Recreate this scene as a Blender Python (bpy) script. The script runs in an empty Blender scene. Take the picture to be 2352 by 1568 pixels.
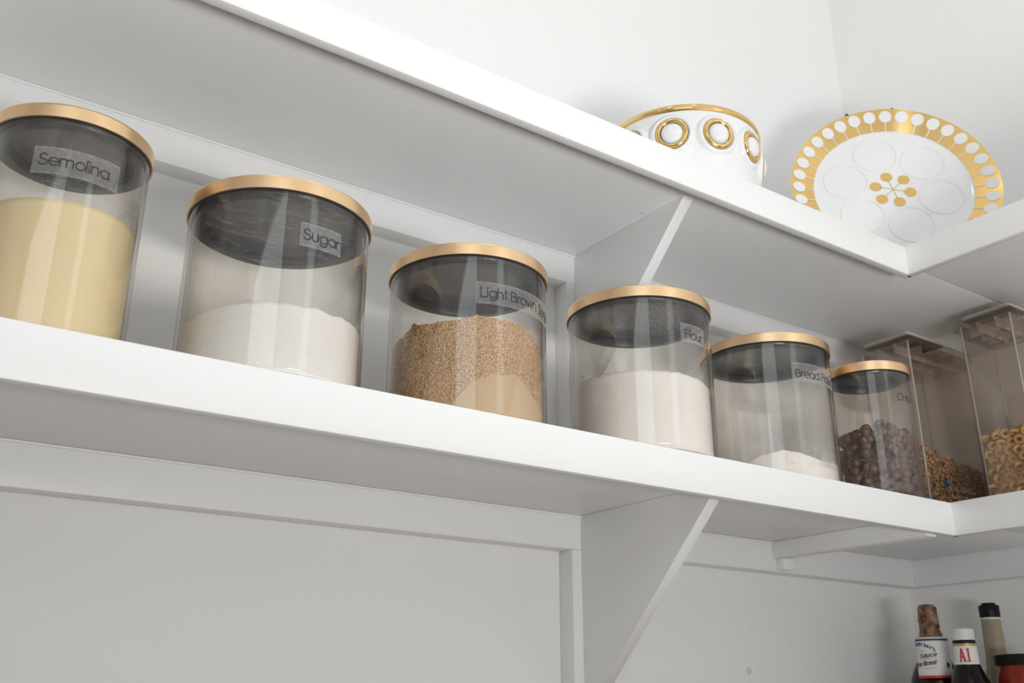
import bpy, bmesh, math, random
from mathutils import Vector, Matrix, noise
PI = math.pi
random.seed(7)
SC = bpy.context.scene
COL = SC.collection
E0 = 1.45                       # eye height: every height below is measured from the floor, E0 + height above the eye

# ------------------------------------------------------------------ camera
cam = bpy.data.cameras.new('camera')
cam.sensor_width = 36.0
cam.lens = 36.0 * 2250.0 / 2352.0
cam.clip_start = 0.02
cam.dof.use_dof = True
cam.dof.focus_distance = 0.90
cam.dof.aperture_fstop = 11.0
camo = bpy.data.objects.new('camera', cam)
COL.objects.link(camo)
camo.location = (0, 0, E0)
camo.rotation_euler = (math.radians(90 + 20.4), 0, math.radians(-35.3))
SC.camera = camo

# ------------------------------------------------------------------ world, daylight, exposure
SC.view_settings.view_transform = 'Standard'
SC.view_settings.look = 'None'
SC.view_settings.gamma = 1.0
SC.view_settings.use_curve_mapping = False
SC.view_settings.exposure = 0.03
SC.cycles.use_denoising = True
SC.cycles.max_bounces = 7
SC.cycles.diffuse_bounces = 6
SC.cycles.glossy_bounces = 3
SC.cycles.transmission_bounces = 2
SC.cycles.use_adaptive_sampling = True
SC.cycles.adaptive_threshold = 0.10
SC.cycles.transparent_max_bounces = 32
SC.cycles.caustics_reflective = False
SC.cycles.caustics_refractive = False
SC.cycles.sample_clamp_indirect = 6.0
world = bpy.data.worlds.new('sky')
SC.world = world
world.use_nodes = True
wb = world.node_tree.nodes['Background']
wb.inputs[0].default_value = (0.93, 0.97, 1.0, 1)
wb.inputs[1].default_value = 1.9

def portal(name, loc, rot, sx, sy):
    l = bpy.data.lights.new(name, 'AREA'); l.shape = 'RECTANGLE'; l.size = sx; l.size_y = sy
    l.cycles.is_portal = True
    o = bpy.data.objects.new(name, l); COL.objects.link(o); o.location = loc; o.rotation_euler = rot
    return o
YF = -1.28                                      # wall behind the camera, with the two windows
WIN = [(-1.90, -0.25), (0.78, 1.26)]
WZ = (2.08, 3.02)
for i, (a, b) in enumerate(WIN):
    portal('window_daylight', ((a + b) / 2, YF - 0.06, sum(WZ) / 2), (math.radians(90), 0, 0), b - a, WZ[1] - WZ[0])
CEIL = 3.10
LAMPS = [(-1.0, 0.15, 0.35), (-0.2, 0.15, 0.35), (0.6, 0.15, 0.35)]
for x, y, w in LAMPS:
    l = bpy.data.lights.new('ceiling_lamp_light', 'AREA'); l.shape = 'DISK'; l.size = 0.07; l.energy = w
    l.color = (1.0, 0.99, 0.975)
    o = bpy.data.objects.new('ceiling_lamp_light', l); COL.objects.link(o)
    o.location = (x, y, CEIL - 0.022)
# added fill light behind the camera, aimed up like a bounced flash
UPL = Vector((0.44, -0.44, E0 - 0.10)); UPD = Vector((0.03, 0.10, 1.0)).normalized()
l = bpy.data.lights.new('fill_uplight', 'AREA'); l.shape = 'DISK'; l.size = 0.46; l.energy = 16.0; l.color = (1.0, 0.997, 0.99)
o = bpy.data.objects.new('fill_uplight', l); COL.objects.link(o); o.location = UPL; o.rotation_euler = UPD.to_track_quat('-Z', 'Y').to_euler()

# ------------------------------------------------------------------ materials
def newmat(name):
    m = bpy.data.materials.new(name); m.use_nodes = True
    nt = m.node_tree
    return m, nt, nt.nodes['Principled BSDF'], nt.nodes['Material Output']
def N(nt, kind, **kw):
    n = nt.nodes.new(kind)
    for k, v in kw.items():
        if k.startswith('i_'):
            n.inputs[k[2:].replace('_', ' ')].default_value = v
        else:
            setattr(n, k, v)
    return n
def plain(name, col, rough=0.5, metal=0.0, bump=None, var=None, coat=0.0, spec=None, sss=None):
    """procedural material: base colour with optional noise variation (amount, scale) and bump (strength, scale)"""
    m, nt, b, out = newmat(name)
    b.inputs['Base Color'].default_value = (*col, 1)
    b.inputs['Roughness'].default_value = rough
    b.inputs['Metallic'].default_value = metal
    if coat: b.inputs['Coat Weight'].default_value = coat; b.inputs['Coat Roughness'].default_value = 0.03
    if spec is not None: b.inputs['Specular IOR Level'].default_value = spec
    if bump or var:
        tc = N(nt, 'ShaderNodeTexCoord')
    if var:
        nz = N(nt, 'ShaderNodeTexNoise'); nz.inputs['Scale'].default_value = var[1]; nz.inputs['Detail'].default_value = 5
        nt.links.new(tc.outputs['Object'], nz.inputs['Vector'])
        mx = N(nt, 'ShaderNodeMix', data_type='RGBA')
        mx.inputs['A'].default_value = (*[c * (1 - var[0]) for c in col], 1)
        mx.inputs['B'].default_value = (*[min(1, c * (1 + var[0])) for c in col], 1)
        nt.links.new(nz.outputs['Fac'], mx.inputs['Factor']); nt.links.new(mx.outputs['Result'], b.inputs['Base Color'])
    if bump:
        nz2 = N(nt, 'ShaderNodeTexNoise'); nz2.inputs['Scale'].default_value = bump[1]; nz2.inputs['Detail'].default_value = 4
        nt.links.new(tc.outputs['Object'], nz2.inputs['Vector'])
        bp = N(nt, 'ShaderNodeBump'); bp.inputs['Strength'].default_value = bump[0]; bp.inputs['Distance'].default_value = 0.002
        nt.links.new(nz2.outputs['Fac'], bp.inputs['Height']); nt.links.new(bp.outputs['Normal'], b.inputs['Normal'])
    return m
def thin_glass(name, tint, f0=0.04, rough=0.0, deep=None):
    """clear wall of glass or plastic: Fresnel mirror over a tinted see-through pane"""
    m, nt, b, out = newmat(name); nt.nodes.remove(b)
    g = N(nt, 'ShaderNodeNewGeometry')
    d = N(nt, 'ShaderNodeVectorMath', operation='DOT_PRODUCT')
    nt.links.new(g.outputs['Incoming'], d.inputs[0]); nt.links.new(g.outputs['Normal'], d.inputs[1])
    a = N(nt, 'ShaderNodeMath', operation='ABSOLUTE'); nt.links.new(d.outputs['Value'], a.inputs[0])
    s = N(nt, 'ShaderNodeMath', operation='SUBTRACT'); s.inputs[0].default_value = 1.0; nt.links.new(a.outputs[0], s.inputs[1])
    p = N(nt, 'ShaderNodeMath', operation='POWER'); nt.links.new(s.outputs[0], p.inputs[0]); p.inputs[1].default_value = 5.0
    ma = N(nt, 'ShaderNodeMath', operation='MULTIPLY_ADD'); nt.links.new(p.outputs[0], ma.inputs[0])
    ma.inputs[1].default_value = 1 - f0; ma.inputs[2].default_value = f0
    tr = N(nt, 'ShaderNodeBsdfTransparent'); tr.inputs[0].default_value = (*tint, 1)
    if deep:
        p2 = N(nt, 'ShaderNodeMath', operation='POWER'); nt.links.new(s.outputs[0], p2.inputs[0]); p2.inputs[1].default_value = 4.0
        cm_ = N(nt, 'ShaderNodeMix', data_type='RGBA'); cm_.inputs['A'].default_value = (*tint, 1); cm_.inputs['B'].default_value = (*deep, 1)
        nt.links.new(p2.outputs[0], cm_.inputs['Factor']); nt.links.new(cm_.outputs['Result'], tr.inputs[0])
    gl = N(nt, 'ShaderNodeBsdfGlossy'); gl.inputs['Color'].default_value = (1, 1, 1, 1); gl.inputs['Roughness'].default_value = rough
    mx = N(nt, 'ShaderNodeMixShader')
    nt.links.new(ma.outputs[0], mx.inputs[0]); nt.links.new(tr.outputs[0], mx.inputs[1]); nt.links.new(gl.outputs[0], mx.inputs[2])
    nt.links.new(mx.outputs[0], out.inputs[0])
    return m
def film(name, col, lo, hi, scale, dens, stretch=(1, 1, 1), speck=True):
    """thin broken film of dust or frosted tape: diffuse where the noise is high, see-through elsewhere"""
    m, nt, b, out = newmat(name)
    nt.nodes.remove(b)
    df = N(nt, 'ShaderNodeBsdfDiffuse'); df.inputs['Color'].default_value = (*col, 1)
    tl = N(nt, 'ShaderNodeBsdfTranslucent'); tl.inputs['Color'].default_value = (*col, 1)
    b = N(nt, 'ShaderNodeMixShader'); b.inputs[0].default_value = 0.5
    nt.links.new(df.outputs[0], b.inputs[1]); nt.links.new(tl.outputs[0], b.inputs[2])
    tc = N(nt, 'ShaderNodeTexCoord'); mp = N(nt, 'ShaderNodeMapping'); mp.inputs['Scale'].default_value = stretch
    nt.links.new(tc.outputs['Object'], mp.inputs[0])
    nz = N(nt, 'ShaderNodeTexNoise'); nz.inputs['Scale'].default_value = scale; nz.inputs['Detail'].default_value = 3; nz.inputs['Roughness'].default_value = 0.65
    nt.links.new(mp.outputs[0], nz.inputs['Vector'])
    mr = N(nt, 'ShaderNodeMapRange'); mr.inputs['From Min'].default_value = lo; mr.inputs['From Max'].default_value = hi
    nt.links.new(nz.outputs['Fac'], mr.inputs['Value'])
    at = N(nt, 'ShaderNodeAttribute', attribute_name='film_amount')
    mu = N(nt, 'ShaderNodeMath', operation='MULTIPLY'); nt.links.new(mr.outputs[0], mu.inputs[0]); nt.links.new(at.outputs['Fac'], mu.inputs[1])
    mu2 = N(nt, 'ShaderNodeMath', operation='MULTIPLY'); nt.links.new(mu.outputs[0], mu2.inputs[0]); mu2.inputs[1].default_value = dens
    tr = N(nt, 'ShaderNodeBsdfTransparent'); mx = N(nt, 'ShaderNodeMixShader')
    nt.links.new(mu2.outputs[0], mx.inputs[0]); nt.links.new(tr.outputs[0], mx.inputs[1]); nt.links.new(b.outputs[0], mx.inputs[2])
    nt.links.new(mx.outputs[0], out.inputs[0])
    return m
def two_tone(name, c1, c2, scale, lo, hi, rough=0.9, bump=(0.4, 900), attr=None, detail=6):
    """granular material: two colours mixed by noise, optionally lightened by a painted-on 'packed' attribute (packed grain is paler)"""
    m, nt, b, out = newmat(name)
    tc = N(nt, 'ShaderNodeTexCoord')
    nz = N(nt, 'ShaderNodeTexNoise'); nz.inputs['Scale'].default_value = scale; nz.inputs['Detail'].default_value = detail
    nt.links.new(tc.outputs['Object'], nz.inputs['Vector'])
    mr = N(nt, 'ShaderNodeMapRange'); mr.inputs['From Min'].default_value = lo; mr.inputs['From Max'].default_value = hi
    nt.links.new(nz.outputs['Fac'], mr.inputs['Value'])
    mx = N(nt, 'ShaderNodeMix', data_type='RGBA'); mx.inputs['A'].default_value = (*c1, 1); mx.inputs['B'].default_value = (*c2, 1)
    nt.links.new(mr.outputs[0], mx.inputs['Factor'])
    last = mx.outputs['Result']
    if attr:
        at = N(nt, 'ShaderNodeAttribute', attribute_name=attr[0])
        m2 = N(nt, 'ShaderNodeMix', data_type='RGBA'); m2.inputs['B'].default_value = (*attr[1], 1)
        nt.links.new(at.outputs['Fac'], m2.inputs['Factor']); nt.links.new(last, m2.inputs['A']); last = m2.outputs['Result']
    nt.links.new(last, b.inputs['Base Color']); b.inputs['Roughness'].default_value = rough
    b.inputs['Specular IOR Level'].default_value = 0.2
    bp = N(nt, 'ShaderNodeBump'); bp.inputs['Strength'].default_value = bump[0]; bp.inputs['Distance'].default_value = 0.0006
    n2 = N(nt, 'ShaderNodeTexNoise'); n2.inputs['Scale'].default_value = bump[1]; n2.inputs['Detail'].default_value = 3
    nt.links.new(tc.outputs['Object'], n2.inputs['Vector']); nt.links.new(n2.outputs['Fac'], bp.inputs['Height'])
    nt.links.new(bp.outputs['Normal'], b.inputs['Normal'])
    return m

M = {}
M['wall'] = plain('wall_paint', (0.90, 0.90, 0.89), 0.6)
M['shelf'] = plain('shelf_paint', (0.90, 0.90, 0.895), 0.42)
M['caulk'] = plain('caulk_line', (0.72, 0.71, 0.69), 0.7)
M['ceiling'] = plain('ceiling_paint', (0.9, 0.9, 0.89), 0.8)
M['floor'] = plain('oak_floor', (0.30, 0.20, 0.13), 0.45, var=(0.2, 8))
M['glass'] = thin_glass('clear_glass', (0.977, 0.964, 0.947), 0.045, 0.0, (0.45, 0.41, 0.37))
M['smoke'] = thin_glass('smoky_plastic', (0.935, 0.908, 0.880), 0.05, 0.05, (0.5, 0.46, 0.43))
M['smoke_lid'] = plain('smoky_lid_plastic', (0.50, 0.445, 0.415), 0.3)
M['edge_highlight'] = plain('smoky_edge_highlight', (0.52, 0.47, 0.44), 0.25)  # pale tone painting the highlight on the thick plastic corners
M['pane'] = thin_glass('window_glass', (0.97, 0.98, 0.98), 0.04)
M['gold_lid'] = plain('brushed_gold', (0.94, 0.65, 0.38), 0.30, 1.0, bump=(0.03, 700))
M['gold'] = plain('gilt', (0.83, 0.56, 0.22), 0.13, 1.0)
M['gold_print'] = plain('gold_print', (0.72, 0.47, 0.16), 0.3, 0.55)
M['seal'] = plain('dark_seal', (0.045, 0.047, 0.05), 0.35)
M['lid_under'] = plain('lid_underside_plastic', (0.15, 0.152, 0.158), 0.22, var=(0.25, 30))
M['ceramic'] = plain('white_glaze', (0.83, 0.83, 0.83), 0.12, coat=0.6)
M['wire'] = plain('black_wire', (0.02, 0.02, 0.02), 0.4)
M['tape'] = None
M['ink'] = plain('black_lettering', (0.03, 0.03, 0.03), 0.5)
M['semolina'] = two_tone('semolina_meal', (0.90, 0.73, 0.41), (0.93, 0.80, 0.52), 1800, 0.3, 0.7, bump=(0.35, 2500))
M['sugar'] = two_tone('white_sugar', (0.91, 0.905, 0.90), (0.94, 0.935, 0.93), 300, 0.4, 0.6, bump=(0.15, 1400))
M['flour'] = two_tone('white_flour', (0.91, 0.895, 0.885), (0.94, 0.925, 0.915), 40, 0.4, 0.6, bump=(0.15, 200))
M['brown_sugar'] = two_tone('brown_sugar_grain', (0.36, 0.20, 0.095), (0.76, 0.54, 0.34), 800, 0.38, 0.60, bump=(1.0, 1100), attr=('packed', (0.68, 0.50, 0.32)))
M['chip'] = plain('chocolate', (0.12, 0.060, 0.048), 0.38, var=(0.3, 60))
M['ring'] = plain('oat_cereal', (0.86, 0.55, 0.27), 0.75, var=(0.22, 120), bump=(0.5, 700))
M['flake'] = plain('brown_cereal', (0.54, 0.36, 0.23), 0.8, var=(0.35, 90))
M['door'] = plain('brown_door', (0.20, 0.13, 0.09), 0.5)

# ------------------------------------------------------------------ mesh helpers
def link(name, me, mat, parent=None, loc=(0, 0, 0)):
    o = bpy.data.objects.new(name, me); COL.objects.link(o); o.location = loc
    if mat is not None and not me.materials: me.materials.append(mat)
    if parent is not None: o.parent = parent
    return o
def from_bm(name, bm, mat, parent=None, loc=(0, 0, 0), smooth=False, angle=None):
    bmesh.ops.recalc_face_normals(bm, faces=bm.faces)
    me = bpy.data.meshes.new(name); bm.to_mesh(me); bm.free()
    if smooth:
        for p in me.polygons: p.use_smooth = True
        if angle: me.set_sharp_from_angle(angle=math.radians(angle))
    return link(name, me, mat, parent, loc)
def tag(o, label, cat, group=None, kind=None):
    o['label'] = label; o['category'] = cat
    if group: o['group'] = group
    if kind: o['kind'] = kind
    return o
def empty(name, loc, rz=0.0):
    o = bpy.data.objects.new(name, None); COL.objects.link(o); o.location = loc; o.rotation_euler = (0, 0, rz)
    o.empty_display_size = 0.02
    return o
def box_bm(bm, x0, x1, y0, y1, z0, z1, bev=0.0):
    r = bmesh.ops.create_cube(bm, size=1.0)
    vs = r['verts']
    for v in vs:
        v.co = Vector(((x0 + x1) / 2 + v.co.x * (x1 - x0), (y0 + y1) / 2 + v.co.y * (y1 - y0), (z0 + z1) / 2 + v.co.z * (z1 - z0)))
    if bev:
        es = list({e for v in vs for e in v.link_edges})
        bmesh.ops.bevel(bm, geom=es, offset=bev, segments=2, profile=0.5, affect='EDGES')
def box(name, x0, x1, y0, y1, z0, z1, mat, parent=None, bev=0.0):
    bm = bmesh.new(); box_bm(bm, x0, x1, y0, y1, z0, z1, bev)
    return from_bm(name, bm, mat, parent, smooth=bool(bev), angle=40 if bev else None)
def lathe_bm(bm, prof, seg=96, M4=None, a0=0.0, a1=2 * PI):
    full = abs(a1 - a0 - 2 * PI) < 1e-6
    n = seg if full else seg + 1
    rings = []
    for r, z in prof:
        if r < 1e-6:
            v = bm.verts.new((0, 0, z)); rings.append([v] * n)
        else:
            rings.append([bm.verts.new((r * math.cos(a0 + (a1 - a0) * k / seg), r * math.sin(a0 + (a1 - a0) * k / seg), z)) for k in range(n)])
    for a, b in zip(rings[:-1], rings[1:]):
        for k in range(seg):
            k2 = (k + 1) % n
            q = []
            for v in (a[k], a[k2], b[k2], b[k]):
                if v not in q: q.append(v)
            if len(q) >= 3:
                try: bm.faces.new(q)
                except ValueError: pass
    if M4 is not None: bmesh.ops.transform(bm, matrix=M4, verts=[v for ring in rings for v in set(ring)])
def lathe(name, prof, mat, parent=None, loc=(0, 0, 0), seg=96, angle=35, M4=None):
    bm = bmesh.new(); lathe_bm(bm, prof, seg, M4)
    return from_bm(name, bm, mat, parent, loc, True, angle)
def tube(name, pts, r, mat, parent=None, seg=8):
    bm = bmesh.new(); pts = [Vector(p) for p in pts]; rings = []
    for i, p in enumerate(pts):
        d = (pts[min(i + 1, len(pts) - 1)] - pts[max(i - 1, 0)]).normalized()
        u = d.orthogonal().normalized() if i == 0 else (u - d * u.dot(d)).normalized()
        w = d.cross(u)
        rings.append([bm.verts.new(p + r * (math.cos(t) * u + math.sin(t) * w)) for t in [2 * PI * k / seg for k in range(seg)]])
    for a, b in zip(rings[:-1], rings[1:]):
        for k in range(seg): bm.faces.new((a[k], a[(k + 1) % seg], b[(k + 1) % seg], b[k]))
    bm.faces.new(rings[0]); bm.faces.new(rings[-1][::-1])
    return from_bm(name, bm, mat, parent, smooth=True, angle=50)
def set_attr(me, name, vals):
    a = me.attributes.new(name, 'FLOAT', 'POINT')
    a.data.foreach_set('value', vals)

# ------------------------------------------------------------------ room
YB, XR, XL = 0.888, 1.36, -2.45
def struct(o): o['kind'] = 'structure'; return o
def z(h): return E0 + h
struct(box('floor', XL - .1, XR + .1, YF - .1, YB + .1, -0.1, 0, M['floor']))
struct(box('ceiling', XL - .1, XR + .1, YF - .1, YB + .1, CEIL, CEIL + .1, M['ceiling']))
struct(box('wall_back', XL - .1, XR + .1, YB, YB + .1, 0, CEIL, M['wall']))
struct(box('wall_right', XR, XR + .1, YF - .1, YB, 0, CEIL, M['wall']))
struct(box('wall_left', XL - .1, XL, YF - .1, YB, 0, CEIL, M['wall']))
bm = bmesh.new()
xs = [XL, WIN[0][0], WIN[0][1], WIN[1][0], WIN[1][1], XR]
for i in (0, 2, 4): box_bm(bm, xs[i], xs[i + 1], YF - .1, YF, 0, CEIL)
for a, b in WIN:
    box_bm(bm, a, b, YF - .1, YF, 0, WZ[0]); box_bm(bm, a, b, YF - .1, YF, WZ[1], CEIL)
struct(from_bm('wall_front', bm, M['wall']))
for i, (a, b) in enumerate(WIN):
    w = empty('window_%d' % (i + 1), ((a + b) / 2, YF, WZ[0])); struct(w)
    hw, hh = (b - a) / 2, WZ[1] - WZ[0]
    for x0, x1, z0, z1 in ((-hw, -hw + .05, 0, hh), (hw - .05, hw, 0, hh), (-hw + .05, hw - .05, 0, .05), (-hw + .05, hw - .05, hh - .05, hh)):
        box('window_frame', x0, x1, -.09, -.03, z0, z1, M['shelf'], w)
    box('window_pane', -hw + .05, hw - .05, -.062, -.058, .05, hh - .05, M['pane'], w)

# recessed ceiling lamps
for i, (x, y, wt) in enumerate(LAMPS):
    t = empty('ceiling_lamp', (x, y, CEIL))
    tag(t, ('white round recessed ceiling lamp near the left end of the shelves', 'white round recessed ceiling lamp nearest the shelf corner', 'white round recessed ceiling lamp closest to the windows')[i], 'lamp', 'ceiling lamps')
    lathe('trim_ring', [(.058, -.016), (.085, -.006), (.088, 0), (.058, 0), (.058, -.016)], M['shelf'], t, seg=48)

t = empty('fill_light_stand', (UPL.x, UPL.y, 0)); tag(t, 'added black stand with a round head for the upward fill light, unseen behind the camera', 'lamp')  # added, unseen stand that dresses the fill light
lathe('base', [(0, 0), (.14, 0), (.14, .012), (.13, .018), (.012, .022), (0, .022)], plain('stand_black', (.03, .03, .03), .5), t, seg=48)
lathe('pole', [(.011, .02), (.011, UPL.z - .10), (0, UPL.z - .10)], plain('stand_pole', (.03, .03, .03), .4), t, seg=24)
hm = UPD.to_track_quat('Z', 'Y').to_matrix().to_4x4(); hm.translation = Vector((0, 0, UPL.z))
lathe('head', [(0, -.07), (.10, -.06), (.235, -.012), (.24, 0), (.236, 0), (.23, -.010), (0, -.012)], plain('stand_head', (.05, .05, .05), .4), t, seg=64, M4=hm)

# ------------------------------------------------------------------ shelves
ZT, ZB = z(.2215), z(.1833)          # lower shelf, top and lower edge of its front trim
UT, UB = z(.5468), z(.5080)          # upper shelf
BT = .019                            # board thickness
FT = .011                            # front trim thickness
YSF = .630                           # front of the shelves
YC, XC = .864, 1.341                 # faces of the wall cleats
YE = -1.0                            # near end of the side arm
def make_shelf(top, bot, xc, next_top, rail, label, gz):
    t = empty('corner_shelf', (xc, YSF, top - BT)); tag(t, label, 'shelf', 'white corner shelves')
    L = Matrix.Translation(-Vector(t.location))
    def b(name, x0, x1, y0, y1, z0, z1, bev=.0012):
        o = box(name, x0, x1, y0, y1, z0, z1, M['shelf'], t, bev); o.data.transform(L); return o
    b('board', XL, XR, YSF + FT, YB, top - BT, top)
    b('board', xc + FT, XR, YE, YSF + FT - .0004, top - BT, top)
    b('front_trim', XL, xc + FT, YSF, YSF + FT, bot, top + .0004, .0018)
    b('front_trim', xc, xc + FT, YE, YSF + .006, bot, top + .0004, .0018)
    b('wall_cleat', XL, XC, YC, YB, top - BT - .0385, top - BT)
    b('wall_cleat', XC, XR, YE, YB, top - BT - .0385, top - BT)
    # thin sealant fillet where cleat meets the board
    for y0, y1, x0, x1 in ((YC - .0022, YC, XL, XC), (YE, YC, XC - .0022, XC)):
        b('sealant_bead', x0, x1, y0, y1, top - BT - .0022, top - BT, .0007)
    # upright batten and triangular bracket
    b('upright_batten', .694, .724, YC, YB, next_top + .001, top - BT - .0385)
    bm = bmesh.new()
    x0, x1 = .707, .7215; s = gz
    zt_ = top - BT
    pts = [(YSF + FT + .012, zt_), (YC, zt_), (YC, s - YC), (YC - .004, s - YC + .004)]
    ytop = s - zt_
    pts = [(ytop, zt_), (YC, zt_), (YC, s - YC)]
    f0 = [bm.verts.new((x0, y, q)) for y, q in pts]; f1 = [bm.verts.new((x1, y, q)) for y, q in pts]
    bm.faces.new(f0); bm.faces.new(f1[::-1])
    for k in range(3): bm.faces.new((f0[k], f0[(k + 1) % 3], f1[(k + 1) % 3], f1[k]))
    bmesh.ops.bevel(bm, geom=list(bm.edges), offset=.0008, segments=2, profile=.5, affect='EDGES')
    o = from_bm('triangular_bracket', bm, M['shelf'], t, smooth=True, angle=40); o.data.transform(L)
    if rail:
        b('support_rail', 1.030, 1.050, YSF + FT, YC, top - BT - .0215, top - BT)
        b('rail_foot', 1.036, 1.058, YC - .012, YC, top - BT - .036, top - BT - .0215)
    return t
up = make_shelf(UT, UB, 1.057, ZT, False, 'upper white corner shelf carrying the gilt bowl and plate', 1.198 + E0)
lo = make_shelf(ZT, ZB, 1.0705, z(-.1035), True, 'middle white corner shelf carrying the row of canisters', .8545 + E0)
# filled nail heads that show through the paint
def dimple(parent, p, axis, r_):
    bm = bmesh.new(); lathe_bm(bm, [(0, .0006), (r_ * .6, .0005), (r_, 0)], 20, Matrix.Translation(Vector(p) - Vector(parent.location)) @ Vector(axis).to_track_quat('Z', 'Y').to_matrix().to_4x4())
    from_bm('nail_dimple', bm, M['caulk'], parent, smooth=True)
dimple(up, (.6985, .7285, UT - BT), (0, 0, -1), .0030)
dimple(bpy.data.objects['wall_back'], (.9937, YB, z(.0414)), (0, -1, 0), .0050)
# bottom shelf, below the picture, carries the sauce bottles
S3 = z(-.1035)
t = empty('corner_shelf', (1.0705, YSF, S3 - BT)); tag(t, 'lowest white side shelf under the sauce bottles', 'shelf', 'white corner shelves')
L3 = Matrix.Translation(-Vector(t.location))
for nm, a in (('board', (1.0705 + FT, XR, YE, YB, S3 - BT, S3)), ('front_trim', (1.0705, 1.0705 + FT, YE, YB, S3 - .038, S3))):
    o = box(nm, *a, M['shelf'], t, .0012); o.data.transform(L3)

# ------------------------------------------------------------------ lettering: a thin round sans drawn in strokes
def arc(cx, cy, rx, ry, a0, a1, n=18):
    return [(cx + rx * math.cos(math.radians(a0 + (a1 - a0) * k / n)), cy + ry * math.sin(math.radians(a0 + (a1 - a0) * k / n))) for k in range(n + 1)]
O = lambda: arc(.27, .265, .27, .265, 0, 360, 28)
GL = {  # strokes and advance, cap height 1.0 = .74 units here
 'o': ([O()], .64), 'a': ([O(), [(.54, .53), (.54, 0)]], .66), 'd': ([O(), [(.54, .78), (.54, 0)]], .66),
 'g': ([O(), [(.54, .53), (.54, .02)] + arc(.28, .0, .26, .22, 0, -160, 14)], .66),
 'p': ([[(0, .53), (0, -.24)], O()], .64), 'e': ([[(.01, .27), (.53, .27)] + arc(.27, .265, .27, .265, 2, 318, 26)], .62),
 'c': ([arc(.27, .265, .27, .265, 42, 318, 22)], .58),
 'm': ([[(0, .53), (0, 0)], [(0, .3)] + arc(.19, .33, .19, .2, 180, 0, 12) + [(.38, 0)], [(.38, .3)] + arc(.57, .33, .19, .2, 180, 0, 12) + [(.76, 0)]], .90),
 'n': ([[(0, .53), (0, 0)], [(0, .3)] + arc(.21, .32, .21, .21, 180, 0, 14) + [(.42, 0)]], .56),
 'h': ([[(0, .78), (0, 0)], [(0, .3)] + arc(.21, .32, .21, .21, 180, 0, 14) + [(.42, 0)]], .56),
 'u': ([[(0, .53), (0, .21)] + arc(.21, .21, .21, .21, 180, 360, 14) + [(.42, .53)], [(.42, .53), (.42, 0)]], .56),
 'r': ([[(0, .53), (0, 0)], [(0, .3)] + arc(.2, .32, .2, .2, 180, 70, 10)], .32),
 'i': ([[(0, .53), (0, 0)], arc(0, .72, .02, .02, 0, 360, 8)], .15), 'l': ([[(0, .78), (0, 0)]], .15),
 't': ([[(.1, .74), (.1, 0)], [(0, .53), (.22, .53)]], .30),
 'w': ([[(0, .53), (.17, 0), (.33, .5), (.5, 0), (.67, .53)]], .76),
 's': ([arc(.16, .40, .15, .13, 40, 270, 14) + arc(.16, .135, .16, .135, 90, -150, 14)], .42),
 'S': ([arc(.24, .565, .2, .185, 30, 270, 16) + arc(.24, .19, .23, .19, 90, -165, 16)], .58),
 'L': ([[(0, .75), (0, 0), (.38, 0)]], .50), 'F': ([[(0, 0), (0, .75), (.42, .75)], [(0, .42), (.38, .42)]], .52),
 'B': ([[(0, 0), (0, .75), (.24, .75)] + arc(.24, .58, .17, .17, 90, -90, 10) + [(0, .41)], [(.24, .41)] + arc(.26, .205, .2, .205, 90, -90, 12) + [(0, 0)]], .58),
 'C': ([arc(.38, .375, .38, .385, 48, 312, 24)], .78),
 'A': ([[(0, 0), (.29, .75), (.58, 0)], [(.12, .26), (.46, .26)]], .66), 'Y': ([[(0, .75), (.24, .36), (.48, .75)], [(.24, .36), (.24, 0)]], .54),
 'R': ([[(0, 0), (0, .75), (.22, .75)] + arc(.22, .56, .19, .19, 90, -90, 10) + [(0, .37)], [(.2, .37), (.42, 0)]], .54),
 "'": ([[(0, .78), (0, .6)]], .14), '!': ([[(0, .78), (0, .22)], arc(0, .03, .02, .02, 0, 360, 8)], .2), ' ': ([], .30)}
def text_width(s): return sum(GL[c][1] for c in s) - .1
def text_mesh(name, s, put, unit, weight, mat, parent, x0=0.0, shear=0.0, track=0.0):
    """strokes of string s as flat ribbons; put(x, y) places a point given in metres along and above the baseline"""
    vs, fs = [], []
    x = x0
    for c in s:
        st, adv = GL[c]
        for pl in st:
            for (ax, ay), (bx, by) in zip(pl[:-1], pl[1:]):
                ax_, bx_ = ax + shear * ay, bx + shear * by
                dx, dy = bx_ - ax_, by - ay; l = math.hypot(dx, dy)
                if l < 1e-6: continue
                dx, dy = dx / l, dy / l; h = weight / 2
                n = max(1, int(l / .16))
                base = len(vs)
                for k in range(n + 1):
                    t = -h * .8 + (l + h * 1.6) * k / n
                    px, py = ax_ + dx * t, ay + dy * t
                    for sg in (-1, 1):
                        vs.append(put((x + px - dy * h * sg) * unit, (py + dx * h * sg) * unit))
                for k in range(n): fs.append((base + 2 * k, base + 2 * k + 2, base + 2 * k + 3, base + 2 * k + 1))
        x += adv + track
    me = bpy.data.meshes.new(name); me.from_pydata(vs, [], fs)
    return link(name, me, mat, parent)

M['tape'] = film('clear_tape', (0.88, 0.88, 0.88), -0.30, 1.20, 240, 0.46)
M['tape_faint'] = film('clear_tape_faint', (0.80, 0.80, 0.80), 0.35, 0.80, 160, 0.30)
M['dust_meal'] = film('semolina_dust', (0.86, 0.80, 0.68), 0.60, 0.66, 900, 0.85)
M['dust_flour'] = film('flour_dust', (0.88, 0.87, 0.86), 0.48, 0.70, 110, 0.5, (1, 1, 1))
M['dust_smear'] = film('flour_smear', (0.88, 0.87, 0.86), 0.42, 0.68, 45, 0.9, (1, 1, .5))

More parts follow.
